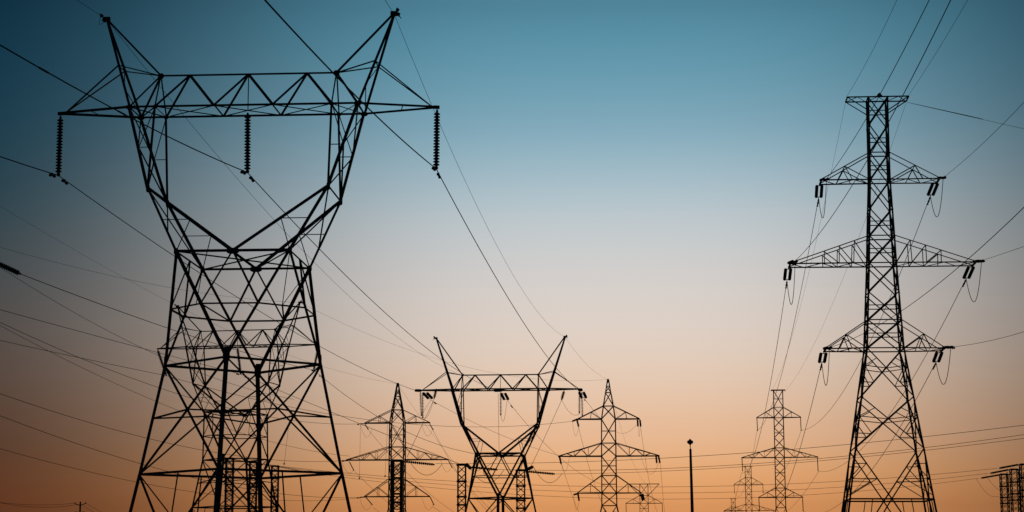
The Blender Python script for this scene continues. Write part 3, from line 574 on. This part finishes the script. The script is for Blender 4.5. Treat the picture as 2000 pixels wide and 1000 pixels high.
JUMPERS=[('slack jumper loop under the top left arm of the tall right pylon', 'jumper loops on the tall right pylon', (25.3, 154.4, 31.59), (24.67, 146.6, 31.55), 2.36, 0.027),
 ('slack jumper loop under the top right arm of the tall right pylon', 'jumper loops on the tall right pylon', (34.29, 153.4, 31.54), (33.6, 145.6, 31.44), 2.41, 0.027),
 ('slack jumper loop under the wide middle left arm of the tall right pylon', 'jumper loops on the tall right pylon', (22.51, 154.4, 24.72), (22.05, 146.6, 25.05), 2.68, 0.027),
 ('slack jumper loop under the wide middle right arm of the tall right pylon', 'jumper loops on the tall right pylon', (36.94, 153.4, 24.66), (36.31, 145.6, 24.87), 2.53, 0.027),
 ('slack jumper loop under the lowest left arm of the tall right pylon', 'jumper loops on the tall right pylon', (25.17, 154.4, 17.94), (24.52, 146.6, 18.27), 2.38, 0.027),
 ('slack jumper loop under the lowest right arm of the tall right pylon', 'jumper loops on the tall right pylon', (34.23, 153.4, 17.85), (33.67, 145.6, 18.17), 2.32, 0.027),
 ('long jumper loop hanging under the insulator of the column before the left spired pylon', 'jumper loops on the lattice columns', (-10.4, 190.5, 12.22), (-7.18, 194.5, 11.86), 1.34, 0.025),
 ('jumper loop hanging under the insulator of the column left of the smaller delta pylon', 'jumper loops on the lattice columns', (-4.33, 197.5, 11.59), (-0.92, 202.0, 11.65), 1.4, 0.025),
 ('jumper loop hanging under the insulator of the column right of the smaller delta pylon', 'jumper loops on the lattice columns', (2.23, 209.0, 12.43), (5.54, 214.0, 11.88), 1.43, 0.025),
 ('outermost jumper loop left of the right lattice columns', 'jumper loops on the right lattice columns', (65.43, 270.5, 13.59), (69.13, 273.0, 11.27), 0.92, 0.02),
 ('middle jumper loop left of the right lattice columns', 'jumper loops on the right lattice columns', (63.27, 256.5, 13.59), (66.93, 259.0, 11.39), 0.8, 0.02),
 ('jumper loop right under the beam of the smaller delta pylon beside the dark insulator', 'jumper loops on the smaller delta pylon', (5.75, 222.0, 20.75), (7.92, 223.0, 19.21), 0.78, 0.018),
 ('jumper loop below the middle of the beam on the smaller delta pylon', 'jumper loops on the smaller delta pylon', (-1.36, 223.0, 19.06), (-0.65, 226.0, 20.99), 1.45, 0.018),
 ('upper jumper loop at the left arm of the smaller delta pylon', 'jumper loops on the smaller delta pylon', (-10.64, 223.0, 19.14), (-9.64, 226.0, 21.13), 0.0, 0.018),
 ('lower jumper loop at the left arm of the smaller delta pylon', 'jumper loops on the smaller delta pylon', (-10.54, 223.3, 18.86), (-9.14, 222.5, 21.07), 0.9, 0.018),
 ('small jumper loop under the top left arm of the left spired pylon', 'jumper loops on the spired pylons', (-22.22, 279.0, 22.12), (-20.78, 283.0, 21.73), 1.52, 0.016),
 ('small jumper loop under the top right arm of the left spired pylon', 'jumper loops on the spired pylons', (-13.24, 279.0, 22.1), (-11.83, 283.0, 21.71), 1.37, 0.016),
 ('small jumper loop under the middle left arm of the left spired pylon', 'jumper loops on the spired pylons', (-24.92, 279.0, 16.84), (-23.45, 283.0, 15.69), 1.01, 0.016),
 ('small jumper loop under the middle right arm of the left spired pylon', 'jumper loops on the spired pylons', (-10.45, 279.0, 16.87), (-9.16, 283.0, 15.88), 1.03, 0.016),
 ('small jumper loop under the lowest left arm of the left spired pylon', 'jumper loops on the spired pylons', (-22.26, 279.0, 11.5), (-20.76, 283.0, 10.66), 1.25, 0.016),
 ('small jumper loop under the lowest right arm of the left spired pylon', 'jumper loops on the spired pylons', (-13.18, 279.0, 11.47), (-11.71, 283.0, 10.56), 1.2, 0.016),
 ('small jumper loop under the top left arm of the spired pylon by the lamp', 'jumper loops on the spired pylons', (8.77, 279.0, 22.49), (9.8, 283.0, 22.03), 1.78, 0.016),
 ('small jumper loop under the top right arm of the spired pylon by the lamp', 'jumper loops on the spired pylons', (18.35, 279.0, 22.24), (18.91, 283.0, 22.01), 1.76, 0.016),
 ('small jumper loop under the wide left arm of the spired pylon by the lamp', 'jumper loops on the spired pylons', (8.28, 279.0, 17.27), (7.19, 283.0, 16.59), 1.69, 0.016),
 ('small jumper loop under the wide right arm of the spired pylon by the lamp', 'jumper loops on the spired pylons', (18.73, 279.0, 17.32), (21.56, 283.0, 16.63), 2.07, 0.016),
 ('small jumper loop under the lowest left arm of the spired pylon by the lamp', 'jumper loops on the spired pylons', (8.84, 279.0, 11.86), (9.79, 283.0, 11.11), 1.75, 0.016),
 ('wide slack cable under the top right arm of the spired pylon by the lamp', 'jumper loops on the spired pylons', (15.23, 281.0, 21.12), (18.48, 281.0, 22.39), 0.77, 0.016)]
# ------------------------------------------------------------------ insulator strings
GI = 'hanging insulator strings of the big near pylon'; GI2 = 'hanging insulator strings of the pylon behind the near one'
for k, (s, nm) in enumerate(((-1, 'left end'), (0, 'middle'), (1, 'right end'))):
    a = at_local(T1, (s * 9.57, 0, 22.64)) - Vector((0, 0, .1)); b = Vector(WIRES[k][3])
    one_string('long insulator string hanging from the %s of the big near pylon beam' % nm, a, b, GI, 18, .165, PORC, discs=True)
for k, (s, nm) in enumerate(((-1, 'left end'), (0, 'middle'), (1, 'right end'))):
    a = at_local(T2, (s * 9.65, 0, 22.64)) - Vector((0, 0, .1)); b = Vector(WIRES[10 + k][3])
    one_string('insulator string at the %s of the pylon seen through the near one' % nm, a, b, GI2, 18, .19)
one_string('thick black insulator string cut off by the left edge', (-28.64, 110, 18.55), (-31.3, 107.9, 19.7), None, 28, .165)
GR_F = 'paired insulators hanging behind the arms of the tall right pylon'; GR_N = 'paired insulators facing the camera on the tall right pylon'
RN = [[24.76, 149.1, 31.97], [34.02, 148.5, 31.99], [22.01, 149.1, 25.28], [36.55, 148.5, 25.27], [24.65, 149.1, 18.47], [33.86, 148.5, 18.46]]
RF = [[24.9, 151.4, 32.02], [34.11, 150.6, 32.0], [22.2, 151.4, 25.19], [36.72, 150.6, 25.19], [24.84, 151.4, 18.36], [33.92, 150.6, 18.33]]
RE = [[25.24, 153.9, 31.62], [34.31, 153.1, 31.61], [22.46, 153.9, 24.77], [36.96, 153.1, 24.78], [25.13, 153.9, 17.97], [34.23, 153.1, 17.9]]
for k, nm in enumerate(('top left', 'top right', 'wide left', 'wide right', 'lowest left', 'lowest right')):
    far = [w for w in WIRES if w[1].startswith('conductor running back from the %s arm of the tall' % nm.replace('wide', 'wide middle'))][0]
    twin_string('paired insulators slanting down behind the %s arm of the tall right pylon' % nm, RF[k], far[3], GR_F, .4, 16, .138)
    wire = [w for w in WIRES if w[1].startswith('conductor coming forward from the %s arm' % {'top left': 'top left', 'top right': 'top right', 'wide left': 'wide middle left', 'wide right': 'wide middle right', 'lowest left': 'lowest left', 'lowest right': 'lowest right'}[nm])][0]
    twin_string('foreshortened paired insulators pulling forward from the %s arm of the tall right pylon' % nm, RN[k], wire[3], GR_N, .32, 14, .115)
G3 = 'insulators of the smaller delta pylon'
twin_string('slanted paired insulators under the left arm of the smaller delta pylon', (-10.26, 223.5, 21.73), (-9.73, 226, 21.29), G3, .48, 13, .17)
twin_string('slanted paired insulators under the beam middle of the smaller delta pylon', (-1.09, 223.3, 21.63), (-.72, 226, 21.14), G3, .48, 13, .17)
twin_string('slanted paired insulators under the right arm of the smaller delta pylon', (8.08, 222.7, 21.67), (8.46, 225.3, 21.27), G3, .52, 13, .17)
one_string('outer of the two hanging insulator strings at the left arm of the smaller delta pylon', (-10.78, 223, 21.8), (-10.64, 223, 19.02), G3, 15, .165, shape=open_profile)
one_string('inner of the two hanging insulator strings at the left arm of the smaller delta pylon', (-10.52, 223.3, 21.81), (-10.5, 223.3, 18.8), G3, 15, .165, shape=open_profile)
one_string('single hanging insulator string in the beam middle of the smaller delta pylon', (-1.36, 223, 21.75), (-1.36, 223, 19.06), G3, 15, .165, shape=open_profile)
one_string('shorter of the two hanging insulator strings at the right arm of the smaller delta pylon', (7.85, 222.8, 21.6), (7.82, 222.8, 19.26), G3, 15, .165, shape=open_profile)
one_string('longer of the two hanging insulator strings at the right arm of the smaller delta pylon', (8.14, 223, 21.65), (8.18, 223, 18.9), G3, 15, .165, shape=open_profile)
for lb, a, b in (('dark blue-grey insulator hanging left under the beam of the smaller delta pylon', (-8.86, 222, 22.1), (-9.12, 222, 20.98)), ('dark blue-grey insulator hanging right under the beam of the smaller delta pylon', (6.05, 222, 21.85), (5.74, 222, 20.75)),
                 ('dark insulator lying level along the beam middle of the smaller delta pylon', (-1.25, 221.8, 21.86), (-2.05, 219.8, 21.66))):
    one_string(lb, a, b, G3, 12, .19, GLASS)
for lb, a, b in (('insulator facing the camera at the left arm tip of the smaller delta pylon', (-10.72, 222.8, 21.94), (-11.22, 220.4, 21.74)), ('insulator facing the camera at the right arm tip of the smaller delta pylon', (8.1, 222.2, 21.9), (7.71, 220, 21.68))):
    one_string(lb, a, b, G3, 13, .17)
GC = 'level insulator strings on the lattice columns'
CS = [('the column before the left spired pylon', (-10.92, 190.5, 11.96), (-7.91, 193.3, 11.78), .2), ('the column left of the smaller delta pylon', (-4.34, 198, 11.75), (-1.61, 200.3, 11.59), .2), ('the column right of the smaller delta pylon', (1.67, 209.5, 11.84), (4.63, 211.8, 11.67), .2),
      ('the leftmost column inside the near pylon', (-35.63, 245.3, 15.17), (-32.8, 246.3, 14.76), .17), ('the middle column inside the near pylon', (-33.8, 253.3, 15.13), (-30.94, 254.3, 14.77), .17), ('the rightmost column inside the near pylon', (-32.22, 264.3, 15.22), (-29.11, 265, 14.65), .17),
      ('the shortest column at the right edge', (69.1, 271.8, 14.22), (66.04, 270.2, 13.69), .2), ('the middle column at the right edge', (66.81, 257.8, 14.26), (63.88, 256.2, 13.71), .2), ('the tallest column at the right edge', (64.72, 244.8, 14.27), (61.8, 243.2, 13.74), .2)]
for lb, a, b, r in CS: one_string('nearly level insulator string pulled from %s' % lb, a, b, GC, 14, r * .72, shape=open_profile)
one_string('thick insulator behind the top of the column left of the smaller delta pylon', (-4.74, 197, 12.0), (-4.38, 199.5, 11.69), GC, 13, .18)
one_string('thick insulator on the top of the column right of the delta pylon', (1.62, 208.8, 12.05), (2.15, 206.8, 12.2), GC, 12, .18, GLASS)
GV = 'upright insulators beside the middle right column'
for lb, x in (('left', 66.55), ('right', 68.75)): one_string('upright insulator on the %s side of the middle column at the right edge' % lb, (x, 257.9, 14.0), (x - .03, 257.9, 11.3), GV, 16, .15, shape=open_profile)
GS = 'insulators of the spired pylons'
S1 = [('left-pointing insulator at the top left arm', (9.55, 279.3, 22.84), (8.73, 277.6, 22.4)), ('insulator below the top left arm', (9.5, 280.5, 22.75), (9.8, 282.8, 22.01)), ('left of two hooked insulators at top right arm', (18.4, 280.6, 22.8), (18.6, 282.8, 22.0)), ('right of two hooked insulators at top right arm', (18.75, 280.5, 22.8), (19.0, 282.8, 22.0)),
      ('insulator below the wide left arm', (6.9, 280.5, 17.36), (7.18, 282.8, 16.5)), ('left of two insulators at wide right arm', (21.05, 280.6, 17.47), (21.3, 282.8, 16.6)), ('right of two insulators at wide right arm', (21.4, 280.5, 17.47), (21.77, 282.8, 16.6)),
      ('insulator below the lowest left arm', (9.56, 280.5, 11.99), (9.78, 282.8, 11.1)), ('left-pointing insulator at the lowest left arm', (9.6, 279.3, 12.0), (8.85, 277.6, 11.8)), ('insulator below the lowest right arm', (18.76, 280.5, 11.96), (19.13, 282.8, 11.08)), ('second insulator below the lowest right arm', (19.0, 280.4, 12.0), (19.35, 282.8, 11.2))]
S0 = [('left-pointing insulator at the top left arm', (-21.47, 280, 22.3), (-22.22, 279, 22.2)), ('insulator slanting below the top left arm', (-21.74, 281.5, 22.3), (-21.39, 283, 21.7)), ('insulator slanting below the top right arm', (-12.2, 281.5, 22.3), (-11.75, 283, 21.6)),
      ('left-pointing insulator at the wide left arm', (-24.12, 280, 16.89), (-24.85, 279, 16.84)), ('insulator slanting below the wide left arm', (-24.0, 281.5, 16.85), (-23.45, 283, 15.62)), ('insulator slanting below the wide right arm', (-9.41, 281.5, 16.95), (-8.93, 283, 16.03)),
      ('left-pointing insulator at the lowest left arm', (-21.37, 280, 11.64), (-22.18, 279, 11.53)), ('insulator slanting below the lowest left arm', (-21.48, 281.5, 11.6), (-20.68, 283, 10.59)), ('insulator slanting below the lowest right arm', (-12.1, 281.5, 11.66), (-11.6, 283, 10.56))]
for lb, a, b in S1: one_string(lb + ', spired pylon by lamp', a, b, GS, 12, .14)
for lb, a, b in S0: one_string(lb + ' of the left spired pylon', a, b, GS, 12, .08)
GL = 'hanging insulators of the slim pylons'
def slim_strings(x, y, dz, who, levels):
    for z, ax, nm in levels:
        for s, sd in ((-1, 'left'), (1, 'right')):
            one_string('insulator hanging from the %s %s arm of %s' % (nm, sd, who), (x + s * ax, y, z + dz), (x + s * ax + .06, y, z + dz - 2.25), GL, 14, .1)
LV = ((26.78, 3.77, 'top'), (19.9, 6.5, 'wide'), (13.06, 3.75, 'lowest'))
slim_strings(46.06, 330, 0, 'the slim pylon beside the tall right one', LV)
slim_strings(62.09, 505, -4.2, 'the smaller slim pylon behind it', LV[:2])
slim_strings(30.1, 440, 0, 'the faint far pylon with flat top', ((15.6, 4.15, 'top'),))

# ------------------------------------------------------------------ wires
def wire_points(p0, p1, sag, n):
    p0 = Vector(p0); p1 = Vector(p1)
    return [p0.lerp(p1, i / n) - Vector((0, 0, 4 * sag * (i / n) * (1 - i / n))) for i in range(n + 1)]
def damper(parent, p, d, drop=.1):
    m = MB(); d = d.normalized(); c = p - Vector((0, 0, drop)); m.bar(p + Vector((0, 0, .04)), c - Vector((0, 0, .03)), .07)
    m.tube([c - d * .24, c, c + d * .24], .014, 6)
    for s in (-1, 1): m.lathe(c + d * s * .2, d * s, [(0, .04), (.02, .075), (.13, .08), (.17, .04)], 8)
    return m.build('vibration_damper', STEEL, parent)
for (nm, label, group, p0, p1, sag, r, damp) in WIRES:
    ln = (Vector(p1) - Vector(p0)).length; n = max(12, min(60, int(ln / 2.5)))
    pts = wire_points(p0, p1, max(sag, .02), n); m = MB(); m.tube(pts, r, 6)
    o = tag(m.build(nm, CABLE), label, 'wire', group)
    for s in damp:
        t = s / ln; P = wire_points(p0, p1, max(sag, .02), 400); i = max(1, min(399, int(t * 400 + .5)))
        damper(o, Vector(p0).lerp(Vector(p1), t) - Vector((0, 0, 4 * max(sag, .02) * t * (1 - t))), P[i + 1 if i < 400 else i] - P[i - 1])
    if label.startswith('conductor coming overhead from the middle'):
        for t in (.138, .198):
            a, b = (Vector(p0).lerp(Vector(p1), q) - Vector((0, 0, 4 * sag * q * (1 - q))) for q in (t, t + .0075)); k = MB(); k.tube([a, a.lerp(b, .1), a.lerp(b, .9), b], [.021, .038, .038, .021], 8); k.build('splice_sleeve', CABLE, o)
    if label.startswith('taut cable'):
        a, b = (Vector(p0).lerp(Vector(p1), q) for q in (.0, .3)); k = MB(); k.tube([a.lerp(b, i / 6) - Vector((0, 0, .0)) for i in range(7)], [.014, .022, .022, .022, .022, .022, .014], 8); k.build('armour_sleeve', CABLE, o)
    if label.startswith('thin vertical dropper'):
        k = MB(); e = Vector(p1); k.lathe(e, (0, 0, 1), [(0, .05), (.06, .1), (.2, .09), (.32, .03)], 8); k.build('weight', STEEL, o)
for (label, group, p0, p1, sag, r) in JUMPERS:
    m = MB(); m.tube(wire_points(p0, p1, sag, 26), r, 6); tag(m.build('jumper_cable', CABLE), label, 'cable', group)
